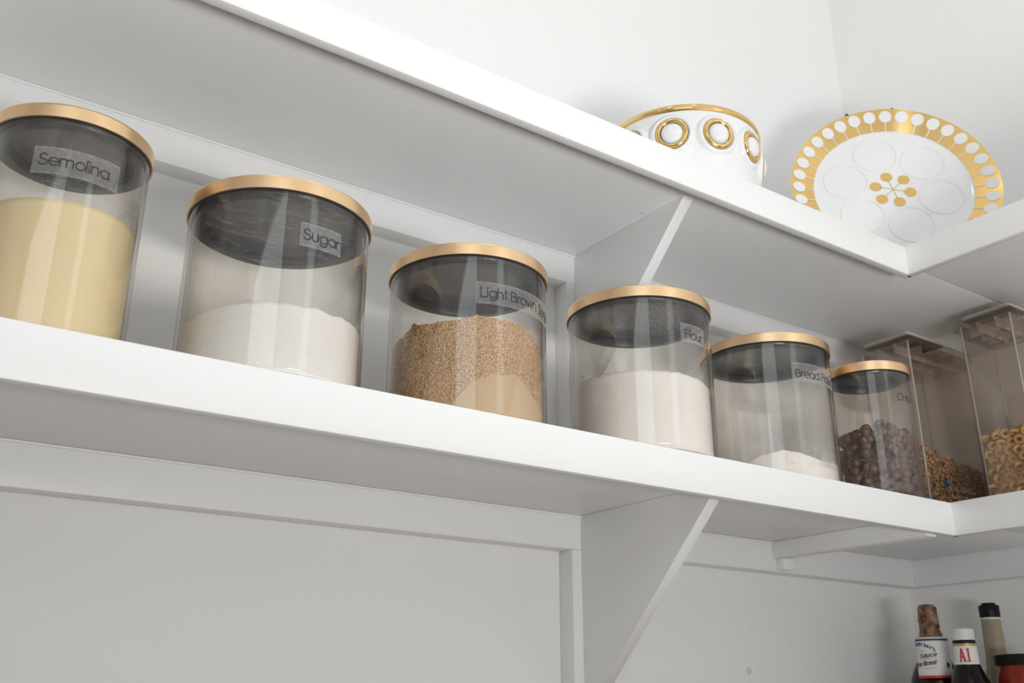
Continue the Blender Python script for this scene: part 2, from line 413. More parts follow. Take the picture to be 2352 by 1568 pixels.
# ------------------------------------------------------------------ canisters
def curved_patch(name, r, a0, a1, z0, z1, mat, parent, dens=lambda u, v: 1.0, nu=40, nv=6):
    vs, fs, dn = [], [], []
    for j in range(nv + 1):
        for i in range(nu + 1):
            a = math.radians(a0 + (a1 - a0) * i / nu); zz = z0 + (z1 - z0) * j / nv
            vs.append((r * math.cos(a), r * math.sin(a), zz)); dn.append(dens(i / nu, j / nv))
    for j in range(nv):
        for i in range(nu):
            q = j * (nu + 1) + i; fs.append((q, q + 1, q + nu + 2, q + nu + 1))
    me = bpy.data.meshes.new(name); me.from_pydata(vs, [], fs); set_attr(me, 'film_amount', dn)
    for p in me.polygons: p.use_smooth = True
    return link(name, me, mat, parent)
def canister(cx, cy, r, h, label, text=None, ta=0, tz=0, tape=None, unit=.0118, faint=False):
    t = empty('storage_canister', (cx, cy, ZT)); tag(t, label, 'canister', 'glass canisters with gold lids')
    rg, wall_ = r - .0020, .0030
    LB = .0115
    zl = h - LB - .0004
    lathe('glass_body', [(0, .0008), (rg - .004, .0008), (rg - .001, .0016), (rg, .004), (rg, .0055), (rg, zl - .002), (rg, zl - .0006), (rg - .0008, zl), (rg - wall_ + .0006, zl), (rg - wall_, zl - .0006), (rg - wall_, zl - .002), (rg - wall_, .0115),
                         (rg - wall_, .010), (rg - wall_ - .004, .0065), (0, .0065)], M['glass'], t, seg=160, angle=50)
    lid = lathe('lid', [(0, h), (r - .0015, h), (r - .0004, h - .0005), (r, h - .0014), (r, h - .0022), (r, h - LB + .0008), (r, h - LB), (r - .0012, h - LB), (r - .0012, h - .003), (0, h - .003)], M['gold_lid'], t, seg=160, angle=40)
    # dark plastic under-lid: overhang, sealing ring, recessed cavity
    lathe('seal_ring', [(r - .0014, h - LB), (r - .0016, h - LB - .0002), (rg - wall_ - .0002, h - LB - .0002), (rg - wall_ - .0004, h - LB - .0022), (rg - wall_ - .0015, h - LB - .003),
                        (rg - .0120, h - LB - .003), (rg - .0125, h - LB - .0022), (rg - .0125, h - .0042), (r - .0014, h - .0042), (r - .0014, h - LB)], M['seal'], lid, seg=120, angle=40)
    lathe('lid_underside', [(0, h - .0046), (rg - .018, h - .0046), (rg - .0185, h - .0054), (rg - .0126, h - .0054), (rg - .0126, h - .0032), (0, h - .0032)], M['lid_under'], lid, seg=120, angle=40)
    if tape:
        a0, a1, z0, z1 = tape
        tp = curved_patch('tape_label', rg + .0002, a0, a1, z0, z1, M['tape_faint' if faint else 'tape'], t,
                          lambda u, v: 1.5 if (v in (0, 1) or u in (0, 1)) else 1.0, 60, 8)
    else:
        tp = t
    if text:
        R = rg + .0004
        def put(x, y): a = math.radians(ta) + x / R; return (R * math.cos(a), R * math.sin(a), tz + y)
        o = text_mesh('lettering', text, put, unit, .085, M['ink'], tp)
        o['label'] = 'thin black lettering reading ' + text
    return t
cans = {}
CJ = {1: (.1065, .750, .060, .195), 2: (.2703, .7203, .0762, .1658), 3: (.4647, .7289, .0762, .166), 4: (.6692, .7135, .0762, .171), 5: (.885, .729, .0762, .174), 6: (1.026, .688, .050, .166)}
cans[1] = canister(*CJ[1], 'tall slim glass canister of yellow meal marked Semolina', 'Semolina', -119.5, .1437, (-124, -63.3, .1366, .1586))
cans[2] = canister(*CJ[2], 'wide glass canister half full of white sugar marked Sugar', 'Sugar', -97.0, .1152, (-99.2, -71.4, .1092, .1293))
cans[3] = canister(*CJ[3], 'wide glass canister of brown crumbs marked Light Brown Sugar', 'Light Brown Sugar', -113.8, .1146, (-117.4, -44, .1082, .1290))
cans[4] = canister(*CJ[4], 'wide glass canister nearly full of white powder marked Flour', 'Flour', -95.0, .1190, (-99.6, -72.7, .1150, .1345))
cans[5] = canister(*CJ[5], 'wide glass canister with a low heap of powder marked Bread Flour', 'Bread Flour', -113.8, .1212, (-117.6, -62, .1165, .1380))
cans[6] = canister(*CJ[6], 'narrow glass canister of dark chocolate drops marked Chips', 'Chips', -105.5, .1178, None, unit=.0108)

# ------------------------------------------------------------------ powders
def interp(keys, a):
    a = (a + 180) % 360 - 180
    ks = sorted(keys)
    ks = [(ks[-1][0] - 360, ks[-1][1])] + ks + [(ks[0][0] + 360, ks[0][1])]
    for (a0, v0), (a1, v1) in zip(ks[:-1], ks[1:]):
        if a0 <= a <= a1: return v0 + (v1 - v0) * (a - a0) / max(1e-9, a1 - a0)
    return ks[0][1]
def powder(name, k, level, mat, label, cat, edge=.0008, esc=60, side=0.0, sscale=300, nseg=220, nz=24, gap=.0006, packed=None, crown=0.0):
    cx, cy, r, h = CJ[k]
    R = r - .0050 - gap
    zb_ = .0070
    vs, fs, pk = [], [], []
    sd = k * 17.3
    tops = []
    for i in range(nseg):
        a = 360 * i / nseg - 180
        ar = math.radians(a)
        p = Vector((R * math.cos(ar), R * math.sin(ar), sd))
        tops.append(interp(level, a) + edge * (noise.noise(p * esc) + .6 * noise.noise(p * esc * 3.1)))
    for j in range(nz + 1):
        for i in range(nseg):
            a = 2 * PI * i / nseg - PI
            zz = zb_ + (tops[i] - zb_) * j / nz
            rr = R; q = 0.0
            c, s = math.cos(a), math.sin(a)
            if packed: q = packed(math.degrees(a), zz)
            if side:
                p = Vector((R * c, R * s, zz + sd))
                n1 = noise.noise(p * sscale) + .5 * noise.noise(p * sscale * 2.3)
                n2 = max(0, noise.noise(p * 55 + Vector((3, 1, 8))) - .42)
                rr = R - side * (1 - .8 * q) * (.6 + .5 * n1) - (1 - q) * n2 * .006
            vs.append((rr * c, rr * s, zz)); pk.append(q)
    for j in range(nz):
        for i in range(nseg):
            i2 = (i + 1) % nseg
            fs.append((j * nseg + i, j * nseg + i2, (j + 1) * nseg + i2, (j + 1) * nseg + i))
    prev = [nz * nseg + i for i in range(nseg)]
    mean = sum(tops) / nseg
    for m_ in range(1, 9):
        f = 1 - m_ / 9.0
        ring = []
        for i in range(nseg):
            a = 2 * PI * i / nseg - PI
            x, y = R * f * math.cos(a), R * f * math.sin(a)
            zz = tops[i] * f + (1 - f) * (mean + crown) + edge * 1.2 * noise.noise(Vector((x, y, sd)) * esc)
            ring.append(len(vs)); vs.append((x, y, zz)); pk.append(0.0)
        for i in range(nseg):
            i2 = (i + 1) % nseg; fs.append((prev[i], prev[i2], ring[i2], ring[i]))
        prev = ring
    vs.append((0, 0, mean + crown)); pk.append(0.0)
    for i in range(nseg): fs.append((prev[i], prev[(i + 1) % nseg], len(vs) - 1))
    fs.append(tuple(range(nseg))[::-1])
    me = bpy.data.meshes.new(name); me.from_pydata(vs, [], fs); set_attr(me, 'packed', pk)
    for p in me.polygons: p.use_smooth = not side
    o = link(name, me, mat, None, (cx, cy, ZT))
    return tag(o, label, cat, kind='stuff')
powder('semolina', 1, [(-180, .117), (-98, .1195), (-35, .121), (90, .119)], M['semolina'], 'pale yellow semolina meal filling the slim canister', 'semolina', .0005, 90)
powder('white_sugar', 2, [(-174, .0545), (-140, .0590), (-118, .0605), (-44, .063), (90, .058)], M['sugar'], 'white sugar in the canister marked Sugar, filled below half', 'sugar', .0014, 110)
def packed_mask(a, zz):
    top = interp([(-180, -.02), (-150, .005), (-135, .016), (-118, .040), (-100, .048), (-82, .049), (-66, .036), (-50, .026), (-20, .03), (60, -.02)], a)
    top += .0025 * noise.noise(Vector((a * .12, zz * 90, 1.7)))
    return max(0.0, min(1.0, (top - zz) / .0015))
powder('light_brown_sugar', 3, [(-180, .088), (-168, .097), (-160, .094), (-145, .0935), (-128, .0945), (-116, .0985), (-100, .0975), (-80, .0965), (-66, .0945), (-55, .088), (-40, .078), (0, .072), (90, .085)], M['brown_sugar'],
       'crumbly light brown sugar heaped in its canister', 'brown sugar', .0016, 260, .0016, 420, 420, 90, .0010, packed_mask, .004)
powder('plain_flour', 4, [(-180, .0845), (-160, .0845), (-130, .0838), (-86, .0822), (-60, .079), (90, .084)], M['flour'], 'white flour in the canister marked Flour', 'flour', .0011, 120, gap=.0022)
powder('bread_flour', 5, [(-180, .022), (-168, .026), (-150, .034), (-131, .0385), (-112, .034), (-92, .028), (-70, .030), (0, .02), (90, .022)], M['flour'], 'low heap of white bread flour in its canister', 'flour', .0014, 120)

# dust clinging to the inside of the glass (part of the canister it clings to)
def dust(k, a0, a1, z0, z1, mat, dens):
    r = CJ[k][2] - .0054
    o = curved_patch('powder_dust', r, a0, a1, z0, z1, mat, cans[k], dens, 60, 20)
    o['label'] = 'fine powder clinging to the glass'
    return o
def lid_dust(k, mat, amt):
    r = CJ[k][2] - .006; zz = CJ[k][3] - .0115 - .0033; n = 48
    vs = [(0, 0, zz)] + [(r * f * math.cos(2 * PI * i / n), r * f * math.sin(2 * PI * i / n), zz) for f in (.5, 1) for i in range(n)]
    fs = [(0, 1 + i, 1 + (i + 1) % n) for i in range(n)] + [(1 + i, 1 + n + i, 1 + n + (i + 1) % n, 1 + (i + 1) % n) for i in range(n)]
    me = bpy.data.meshes.new('powder_dust'); me.from_pydata(vs, [], fs); set_attr(me, 'film_amount', [amt] * len(vs))
    o = link('powder_dust', me, mat, cans[k]); o['label'] = 'powder smeared under the lid'
M['dust_scratch'] = film('sugar_smear', (0.85, 0.85, 0.86), 0.50, 0.85, 55, 0.7, (1.0, 4, 1))
lid_dust(1, M['dust_meal'], .55); lid_dust(2, M['dust_scratch'], 1.0); lid_dust(4, M['dust_meal'], .5); lid_dust(5, M['dust_meal'], .35)
dust(1, -170, -10, .120, .180, M['dust_meal'], lambda u, v: (1 - v) ** 2 * .9 + .35 * max(0, abs(u - .45) * 2 - .4))
dust(4, -190, -30, .081, .120, M['dust_flour'], lambda u, v: max(0, 1 - v * 1.3) * (.6 + .4 * math.sin(u * 9)))
dust(4, -190, -30, .120, .155, M['dust_meal'], lambda u, v: .5)
dust(5, -150, -40, .022, .062, M['dust_smear'], lambda u, v: max(0, 1 - v) * min(1, u * 2.2) * 1.2)

# ------------------------------------------------------------------ chocolate drops
def chip_mesh():
    bm = bmesh.new()
    lathe_bm(bm, [(0, 0), (.0052, 0), (.0066, .0012), (.0065, .0028), (.0049, .0052), (.0027, .0069), (.0011, .0082), (0, .0086)], 10)
    bmesh.ops.recalc_face_normals(bm, faces=bm.faces)
    me = bpy.data.meshes.new('chocolate_drop'); bm.to_mesh(me); bm.free()
    for p in me.polygons: p.use_smooth = True
    me.materials.append(M['chip']); return me
cm = chip_mesh()
cx, cy, r, h = CJ[6]
Ri = r - .0050
cnt = 0
spots = []
rows = 9
for j in range(rows):                       # drops seen through the glass, row by row, on the side facing the room
    zz = .0140 + j * .0082
    n = 21
    for i in range(n):
        a = math.radians(-225 + 270 * (i + .5 * (j % 2) + random.uniform(-.18, .18)) / n)
        spots.append((Ri - .0074 - random.uniform(0, .0014), a, zz + random.uniform(-.0016, .0016), True))
for i in range(26):                         # loose drops on top
    a = random.uniform(0, 2 * PI); rr = (Ri - .008) * math.sqrt(random.uniform(.02, 1))
    spots.append((rr, a, .0140 + rows * .0082 - .001 + random.uniform(-.001, .0022), False))
for rr, a, zz, side in spots:
    o = bpy.data.objects.new('chocolate_drop', cm); COL.objects.link(o)
    o.location = (cx + rr * math.cos(a), cy + rr * math.sin(a), ZT + zz)
    if side:
        q = Vector((math.cos(a), math.sin(a), 0)) * random.choice((1, 1, -1)) + Vector((random.uniform(-1, 1), random.uniform(-1, 1), random.uniform(-1, 1))) * .8
    else:
        q = Vector((random.uniform(-.8, .8), random.uniform(-.8, .8), 1))
    o.rotation_mode = 'QUATERNION'; o.rotation_quaternion = q.to_track_quat('Z', 'Y')
    s = random.uniform(.92, 1.12); o.scale = (s, s, s)
    tag(o, 'small dark chocolate drop in the narrow canister', 'chocolate drop', 'chocolate drops in the narrow canister'); cnt += 1
lathe('chocolate_drops', [(0, .007), (Ri - .012, .007), (Ri - .012, .074), (Ri - .016, .080), (0, .081)], M['chip'], None, (cx, cy, ZT), 48)
tag(bpy.context.scene.objects['chocolate_drops'], 'inner mass of dark chocolate drops in the narrow canister', 'chocolate', kind='stuff')

# ------------------------------------------------------------------ smoky cereal boxes
def rrect(x0, x1, y0, y1, rad, n=5):
    pts = []
    for cx_, cy_, s in ((x1 - rad, y1 - rad, 0), (x0 + rad, y1 - rad, 90), (x0 + rad, y0 + rad, 180), (x1 - rad, y0 + rad, 270)):
        for k in range(n + 1):
            a = math.radians(s + 90 * k / n); pts.append((cx_ + rad * math.cos(a), cy_ + rad * math.sin(a)))
    return pts
def loft(name, layers, mat, parent, cap0=True, cap1=True):
    bm = bmesh.new(); rings = [[bm.verts.new((x, y, zz)) for x, y in pts] for pts, zz in layers]
    n = len(rings[0])
    for a, b in zip(rings[:-1], rings[1:]):
        for k in range(n): bm.faces.new((a[k], a[(k + 1) % n], b[(k + 1) % n], b[k]))
    if cap0: bm.faces.new(rings[0][::-1])
    if cap1: bm.faces.new(rings[-1])
    return from_bm(name, bm, mat, parent, smooth=True, angle=40)
def cereal_box(x0, x1, y0, y1, h, label):
    t = empty('cereal_container', ((x0 + x1) / 2, (y0 + y1) / 2, ZT)); tag(t, label, 'container', 'smoky cereal containers')
    a, b = (x1 - x0) / 2, (y1 - y0) / 2
    R = lambda i, rad=.008: rrect(-a + i, a - i, -b + i, b - i, max(.002, rad - i))
    i0 = .0035; w = .0018; hb = h - .012
    loft('clear_body', [(R(i0 + .006), .0006), (R(i0 + .0045), .002), (R(i0 + .003), hb), (R(i0 + .003 + w), hb), (R(i0 + .0045 + w), .004), (R(i0 + .006 + w), .0035)], M['smoke'], t)
    lid = loft('lid', [(R(.002), hb - .008), (R(.0), hb - .007), (R(.0), h - .008), (R(.0015), h - .006), (R(.004), h - .0055), (R(.0045), h - .003), (R(.006), h - .002)], M['smoke'], t, cap0=False)
    for sx in (-1, 1):
        for sy in (-1, 1):
            tube('corner_highlight', [(sx * (a - .0100), sy * (b - .0100), .004), (sx * (a - .0084), sy * (b - .0084), hb)], .0013, M['edge_highlight'], t, 6)  # pale tubes imitate the bright highlight running down each thick corner
    # raised flap on the lid, inner skirt and ribs
    loft('pour_flap', [(rrect(-a + .012, a * .25, -b + .008, b - .008, .006), h - .002), (rrect(-a + .012, a * .25, -b + .008, b - .008, .006), h + .003), (rrect(-a + .014, a * .25 - .002, -b + .010, b - .010, .006), h + .004)], M['smoke_lid'], lid)
    loft('lid_skirt', [(R(.0085), hb - .018), (R(.0085), hb + .002), (R(.0100), hb + .002), (R(.0100), hb - .018)], M['smoke'], lid, False, False)
    for s in (-.45, .1, .5):
        box('lid_rib', a * s - .001, a * s + .001, -b + .011, b - .011, hb - .012, hb + .002, M['smoke_lid'], lid)
    for s in (-.3, .3):
        box('lid_rib', -a + .011, a - .011, b * s - .001, b * s + .001, hb - .012, hb + .002, M['smoke_lid'], lid)
    return t
AX0, AX1, AY0, AY1, AH = 1.1765, 1.338, .715, .805, .266
BX0, BX1, BY0, BY1, BH = 1.239, 1.338, .600, .687, .285
cereal_box(AX0, AX1, AY0, AY1, AH, 'smoky plastic cereal container with brown flakes, behind the chocolate canister')
cereal_box(BX0, BX1, BY0, BY1, BH, 'taller smoky plastic cereal container holding oat rings at the right edge')

# oat rings: the ones against the walls facing the room are single objects, the core behind is one mass
def ring_mesh():
    bm = bmesh.new(); Rm, rm, n, m_ = .0049, .0024, 14, 7
    g = []
    for i in range(n):
        a = 2 * PI * i / n
        w_ = 1 + .10 * math.sin(3 * a + 1)
        g.append([bm.verts.new(((Rm + rm * w_ * math.cos(2 * PI * k / m_)) * math.cos(a), (Rm + rm * w_ * math.cos(2 * PI * k / m_)) * math.sin(a), rm * 1.1 * math.sin(2 * PI * k / m_))) for k in range(m_)])
    for i in range(n):
        for k in range(m_): bm.faces.new((g[i][k], g[(i + 1) % n][k], g[(i + 1) % n][(k + 1) % m_], g[i][(k + 1) % m_]))
    bmesh.ops.recalc_face_normals(bm, faces=bm.faces)
    me = bpy.data.meshes.new('oat_ring'); bm.to_mesh(me); bm.free()
    for p in me.polygons: p.use_smooth = True
    me.materials.append(M['ring']); return me
rm_ = ring_mesh()
def put_ring(p, q, s=1.0):
    o = bpy.data.objects.new('oat_ring', rm_); COL.objects.link(o); o.location = p
    o.rotation_mode = 'QUATERNION'; o.rotation_quaternion = q.to_track_quat('Z', 'Y'); o.scale = (s, s, s)
    tag(o, 'small toasted oat ring in the taller cereal container', 'cereal', 'oat rings in the taller container')
rv = lambda k: Vector((random.uniform(-1, 1), random.uniform(-1, 1), random.uniform(-1, 1))) * k
xi0, yi0, yi1, xi1 = BX0 + .0145, BY0 + .0145, BY1 - .0145, BX1 - .0145
nring = 0
def lev_b(x, y): return .1135 + .10 * max(0, (.665 - y)) - .03 * max(0, x - 1.27)
j = 0
zz = .0125
while zz < .125:
    off = .5 * (j % 2)
    ny = 5
    for i in range(ny):
        y = yi0 + (yi1 - yi0) * (i + off + random.uniform(-.15, .15)) / (ny - .5)
        if y > yi1 + .002 or zz > lev_b(xi0, y): continue
        put_ring((xi0 + random.uniform(-.001, .002), y, ZT + zz + random.uniform(-.0015, .0015)), Vector((-1, -.9, -.5)) + rv(.95)); nring += 1
    nx = 6
    for i in range(1, nx):
        x = xi0 + (xi1 - xi0) * (i + off + random.uniform(-.15, .15)) / (nx - .5)
        if x > xi1 or zz > lev_b(x, yi0): continue
        put_ring((x, yi0 + random.uniform(-.001, .002), ZT + zz + random.uniform(-.0015, .0015)), Vector((-.7, -1, -.5)) + rv(.95)); nring += 1
    zz += .0112; j += 1
for i in range(34):
    x = random.uniform(xi0, xi1); y = random.uniform(yi0, yi1)
    put_ring((x, y, ZT + lev_b(x, y) + random.uniform(.001, .006)), rv(1) + Vector((0, 0, .4))); nring += 1
bm = bmesh.new()
core = rrect(xi0 + .002, xi1, yi0 + .002, yi1 + .008, .004)
o = loft('oat_rings', [(core, ZT + .0065), (core, ZT + .100), (rrect(xi0 + .010, xi1 - .01, yi0 + .010, yi1, .004), ZT + .112)], M['ring'], None)
tag(o, 'inner mass of oat rings in the taller cereal container', 'cereal', kind='stuff')

# brown flakes: far too small and many to pick apart, one object; the few coloured pieces are single
tmp = bmesh.new(); bmesh.ops.create_icosphere(tmp, subdivisions=1, radius=1.0); tmp.verts.ensure_lookup_table()
iv = [v.co.copy() for v in tmp.verts]; fi = [[v.index for v in f.verts] for f in tmp.faces]; tmp.free()
fvs, ffs = [], []
fx0, fx1, fy0, fy1 = AX0 + .0115, AX1 - .0115, AY0 + .0115, AY1 - .0115
def lev_a(x, y): return max(.045, .108 - .16 * (x - AX0) + .004 * noise.noise(Vector((x, y, 0)) * 90))
for k in range(2600):
    u = random.random()
    if u < .38: p = (fx0 + random.uniform(-.002, .003), random.uniform(fy0, fy1))
    elif u < .78: p = (random.uniform(fx0, fx1), fy0 + random.uniform(-.002, .003))
    else: p = (random.uniform(fx0, fx1), random.uniform(fy0, fy1))
    L = lev_a(*p)
    hz = random.uniform(.008, L) if u < .78 else L + random.uniform(-.003, .002)
    mt = Matrix.Translation((p[0], p[1], ZT + hz)) @ Vector(rv(1)).to_track_quat('Z', 'X').to_matrix().to_4x4() @ Matrix.Diagonal((random.uniform(.0022, .0042), random.uniform(.0022, .0036), .0012, 1))
    b0 = len(fvs); fvs += [mt @ v for v in iv]; ffs += [[b0 + q for q in f] for f in fi]
cp = rrect(fx0 + .003, fx1, fy0 + .003, fy1, .004)
n = len(cp); b0 = len(fvs)
fvs += [(x, y, ZT + .0065) for x, y in cp] + [(x, y, ZT + lev_a(x, y) - .004) for x, y in cp]
ffs += [(b0 + k, b0 + (k + 1) % n, b0 + n + (k + 1) % n, b0 + n + k) for k in range(n)] + [tuple(range(b0 + n, b0 + 2 * n)), tuple(range(b0 + n - 1, b0 - 1, -1))]
me = bpy.data.meshes.new('brown_flakes'); me.from_pydata(fvs, [], ffs)
o = link('brown_flakes', me, M['flake']); tag(o, 'brown cereal flakes sloping down inside the smoky container', 'cereal', kind='stuff')
def bit(x, y, hz, col, label):
    b = bmesh.new()
    lathe_bm(b, [(0, -.0022), (.0030, -.0022), (.0038, -.0011), (.0038, .0011), (.0030, .0022), (0, .0022)], 12)
    o = from_bm('cereal_piece', b, plain('cereal_piece_' + label.split()[0], col, .6, var=(.1, 200)), None, (x, y, ZT + hz), True, 50)
    o.rotation_euler = (1.2, random.uniform(-.5, .5), random.uniform(-.6, .6)); tag(o, label, 'cereal', 'coloured cereal pieces')
bit(fx0 - .002, fy0 - .001, .107, (.50, .20, .15), 'red cereal piece on top of the brown flakes')
bit(fx0 - .003, fy0 - .003, .066, (.58, .30, .09), 'orange cereal piece at the container corner')
bit(fx0 - .003, fy0 - .003, .031, (.05, .35, .60), 'bright blue cereal piece low at the container corner')
bit(fx0 + .043, fy0 - .004, .060, (.10, .25, .42), 'dull blue cereal piece amid the brown flakes')
bit(fx0 + .047, fy0 - .003, .087, (.55, .18, .14), 'dull red cereal piece lying on the flake slope')

# ------------------------------------------------------------------ gilt bowl
bx, by = .790, .750
bowl = empty('serving_bowl', (bx, by, UT)); tag(bowl, 'white glazed bowl with gold rim and gold-ringed knobs', 'bowl')
lathe('bowl_body', [(0, .003), (.044, .003), (.045, .0005), (.050, .0005), (.052, .004), (.072, .010), (.0845, .026), (.0912, .048), (.0940, .072), (.0952, .092), (.0960, .1015),
                    (.0915, .1015), (.0905, .085), (.088, .055), (.080, .028), (.065, .014), (0, .010)], M['ceramic'], bowl, seg=160, angle=50)
lathe('gold_rim', [(.0961, .1012), (.0973, .1035), (.0977, .1070), (.0966, .1096), (.0945, .1102), (.0922, .1085), (.0914, .1012)], M['gold'], bowl, seg=160, angle=60)
def boss_parts(ang):
    a = math.radians(ang)
    rad = Vector((math.cos(a), math.sin(a), 0)); tan = Vector((-math.sin(a), math.cos(a), 0)); upv = Vector((0, 0, 1))
    tilt = math.radians(4)
    nrm = (rad * math.cos(tilt) - upv * math.sin(tilt)).normalized(); u2 = nrm.cross(tan)
    mt = Matrix((tan, u2, nrm)).transposed().to_4x4(); mt.translation = rad * .0925 + upv * .0727
    b = bmesh.new()
    lathe_bm(b, [(.0280, -.006), (.0262, -.0008), (.0240, .0030), (.0215, .0042), (.0194, .0030), (.0185, .0010), (.0135, .0010), (.0130, .0040), (.0112, .0068), (.0080, .0088), (.0042, .0099), (0, .0102)], 40, mt)
    k = from_bm('knob', b, M['ceramic'], bowl, smooth=True, angle=60)
    b = bmesh.new()
    lathe_bm(b, [(.0193, .0012), (.0190, .0040), (.0178, .0055), (.0160, .0060), (.0142, .0055), (.0132, .0042), (.0131, .0012)], 40, mt)
    from_bm('gold_ring', b, M['gold'], k, smooth=True, angle=60)
for k in range(11): boss_parts(-141.5 + 360 / 11 * k)

# ------------------------------------------------------------------ gilt plate on a wire easel
PC = Vector((1.1587, .6945, E0 + .6869)); PR = .1426
pa, pT = math.radians(43.5), math.radians(10.8)
pn = Vector((-math.cos(pT) * math.sin(pa), -math.cos(pT) * math.cos(pa), math.sin(pT)))
e1 = Vector((math.cos(pa), -math.sin(pa), 0)); e2 = pn.cross(e1)
if e2.z < 0: e2 = -e2
PM = Matrix((e1, e2, pn)).transposed().to_4x4()
base = PC - e2 * PR
plate = empty('serving_plate', PC + Vector((0, 0, .0045))); tag(plate, 'white round plate with gold dotted rim standing on edge in the corner', 'plate')
plate.rotation_euler = PM.to_euler()
RI, RO = .1085, .1418
def ph(r_):                                     # height of the face at radius r_
    if r_ < RI - .006: return 0.0
    if r_ < RI: return .0015 * ((r_ - RI + .006) / .006) ** 2
    return .0015 + (r_ - RI) * .36
lathe('plate_body', [(0, 0), (.1025, 0), (.1055, ph(.1055)), (RI, ph(RI)), (.125, ph(.125)), (RO, ph(RO)), (PR, ph(RO) - .001), (RO, ph(RO) - .004), (.110, -.003), (.095, -.006), (.088, -.010), (.084, -.010), (.080, -.006), (0, -.0055)], M['ceramic'], plate, seg=180, angle=60)
def on_plate(name, polys, mat, lift=.0003):
    vs, fs = [], []
    for pl, faces in polys:
        b0 = len(vs)
        vs += [(x, y, ph(math.hypot(x, y)) + lift) for x, y in pl]
        fs += [tuple(b0 + q for q in f) for f in faces]
    me = bpy.data.meshes.new(name); me.from_pydata(vs, [], fs)
    for p in me.polygons: p.use_smooth = True
    return link(name, me, mat, plate)
ns = 240
rr_ = [RI + .0005, .116, .124, .132, RO + .0004]
pl = [(q * math.cos(2 * PI * k / ns), q * math.sin(2 * PI * k / ns)) for q in rr_ for k in range(ns)]
on_plate('gold_border', [(pl, [(j * ns + k, j * ns + (k + 1) % ns, (j + 1) * ns + (k + 1) % ns, (j + 1) * ns + k) for j in range(len(rr_) - 1) for k in range(ns)])], M['gold'], .0003)
def disc(cx_, cy_, r_, n=28, ang=0, sx=1.0):
    return ([(cx_, cy_)] + [(cx_ + r_ * .5 * math.cos(2 * PI * k / n), cy_ + r_ * .5 * math.sin(2 * PI * k / n)) for k in range(n)] + [(cx_ + r_ * math.cos(2 * PI * k / n), cy_ + r_ * math.sin(2 * PI * k / n)) for k in range(n)],
            [(0, 1 + k, 1 + (k + 1) % n) for k in range(n)] + [(1 + k, 1 + n + k, 1 + n + (k + 1) % n, 1 + (k + 1) % n) for k in range(n)])
def bar(x0, y0, x1, y1, w):
    dx, dy = x1 - x0, y1 - y0; l = math.hypot(dx, dy); px, py = -dy / l * w / 2, dx / l * w / 2
    pts = []
    for k in range(5):
        f = k / 4; pts += [(x0 + dx * f + px, y0 + dy * f + py), (x0 + dx * f - px, y0 + dy * f - py)]
    return pts, [(2 * k, 2 * k + 1, 2 * k + 3, 2 * k + 2) for k in range(4)]
ND = 36
for k in range(ND):
    a = 2 * PI * (k + .62) / ND; c, s = math.cos(a), math.sin(a)
    on_plate('white_dot', [disc(.1305 * c, .1305 * s, .0088), bar(.1225 * c, .1225 * s, (RI + .0002) * c, (RI + .0002) * s, .0013)], M['ceramic'], .0007)
for k in range(6):
    a = math.radians(103 - 60 * k); c, s = math.cos(a), math.sin(a)
    on_plate('gold_petal', [disc(.0238 * c, .0238 * s, .0083), bar(0, 0, .018 * c, .018 * s, .0010)], M['gold_print'], .0004)
    bm = bmesh.new(); lathe_bm(bm, [(.0318, -.0006), (.0311, .0006), (.0299, .0013), (.0289, .0008), (.0282, -.0006)], 64, Matrix.Translation((.0655 * c, .0655 * s, 0)))
    from_bm('well_rim', bm, M['ceramic'], plate, smooth=True, angle=80)
# easel
es = empty('plate_easel', (base.x, base.y, UT)); tag(es, 'small black wire easel behind the gold rimmed plate', 'easel')
off = -Vector(es.location)
for ex in (-.042, .024):
    top = math.sqrt(PR ** 2 - ex ** 2) + .0028
    P = lambda y, d: PC + e1 * ex + e2 * y - pn * d + off
    hz = Vector((-pn.x, -pn.y, 0)).normalized()
    foot = Vector(base) + e1 * ex + hz * .030; foot.z = UT + .0024
    front = Vector(base) + e1 * ex - hz * .022; front.z = UT + .0024
    tube('easel_upright', [foot + off, P(-.06, .020), P(top - .01, .0045), P(top + .004, .001), P(top + .0145, .000)], .0018, M['wire'], es)
    bm = bmesh.new(); bmesh.ops.create_icosphere(bm, subdivisions=2, radius=.0026, matrix=Matrix.Translation(P(top + .0145, .000))); from_bm('easel_tip', bm, M['wire'], es, smooth=True)
    tube('easel_foot', [foot + off, front + off, front + off + Vector((0, 0, .009))], .0018, M['wire'], es)

# ------------------------------------------------------------------ sauce bottles on the lowest shelf
M['paper'] = plain('white_label_paper', (0.80, 0.79, 0.76), 0.6)
M['navy'] = plain('navy_print', (0.02, 0.03, 0.10), 0.5)
M['redp'] = plain('red_print', (0.55, 0.03, 0.02), 0.5)
M['pinkp'] = plain('pink_print', (0.62, 0.30, 0.28), 0.6)
M['black'] = plain('black_plastic', (0.005, 0.005, 0.006), 0.45, spec=.25)
M['sauce'] = plain('dark_sauce_glass', (0.008, 0.006, 0.006), 0.15, spec=.35)
M['wrap'] = two_tone('brown_wrap', (0.10, 0.05, 0.025), (0.36, 0.23, 0.15), 130, .38, .62, .75, (.8, 200))
M['whitecap'] = plain('white_cap', (0.74, 0.73, 0.70), 0.45)
M['goldband'] = plain('gold_foil', (0.55, 0.36, 0.12), 0.35, 0.6)
M['salsa'] = plain('red_sauce', (0.26, 0.028, 0.012), 0.2, var=(.4, 120), spec=.4)
M['oilglass'] = plain('pale_vinegar_glass', (0.36, 0.31, 0.20), 0.12, var=(.25, 60), spec=.5)
def bottle(name, x, y, label, cat='bottle'):
    t = empty(name, (x, y, S3)); tag(t, label, cat, 'sauce bottles')
    return t
H = lambda hgt: z(hgt) - S3
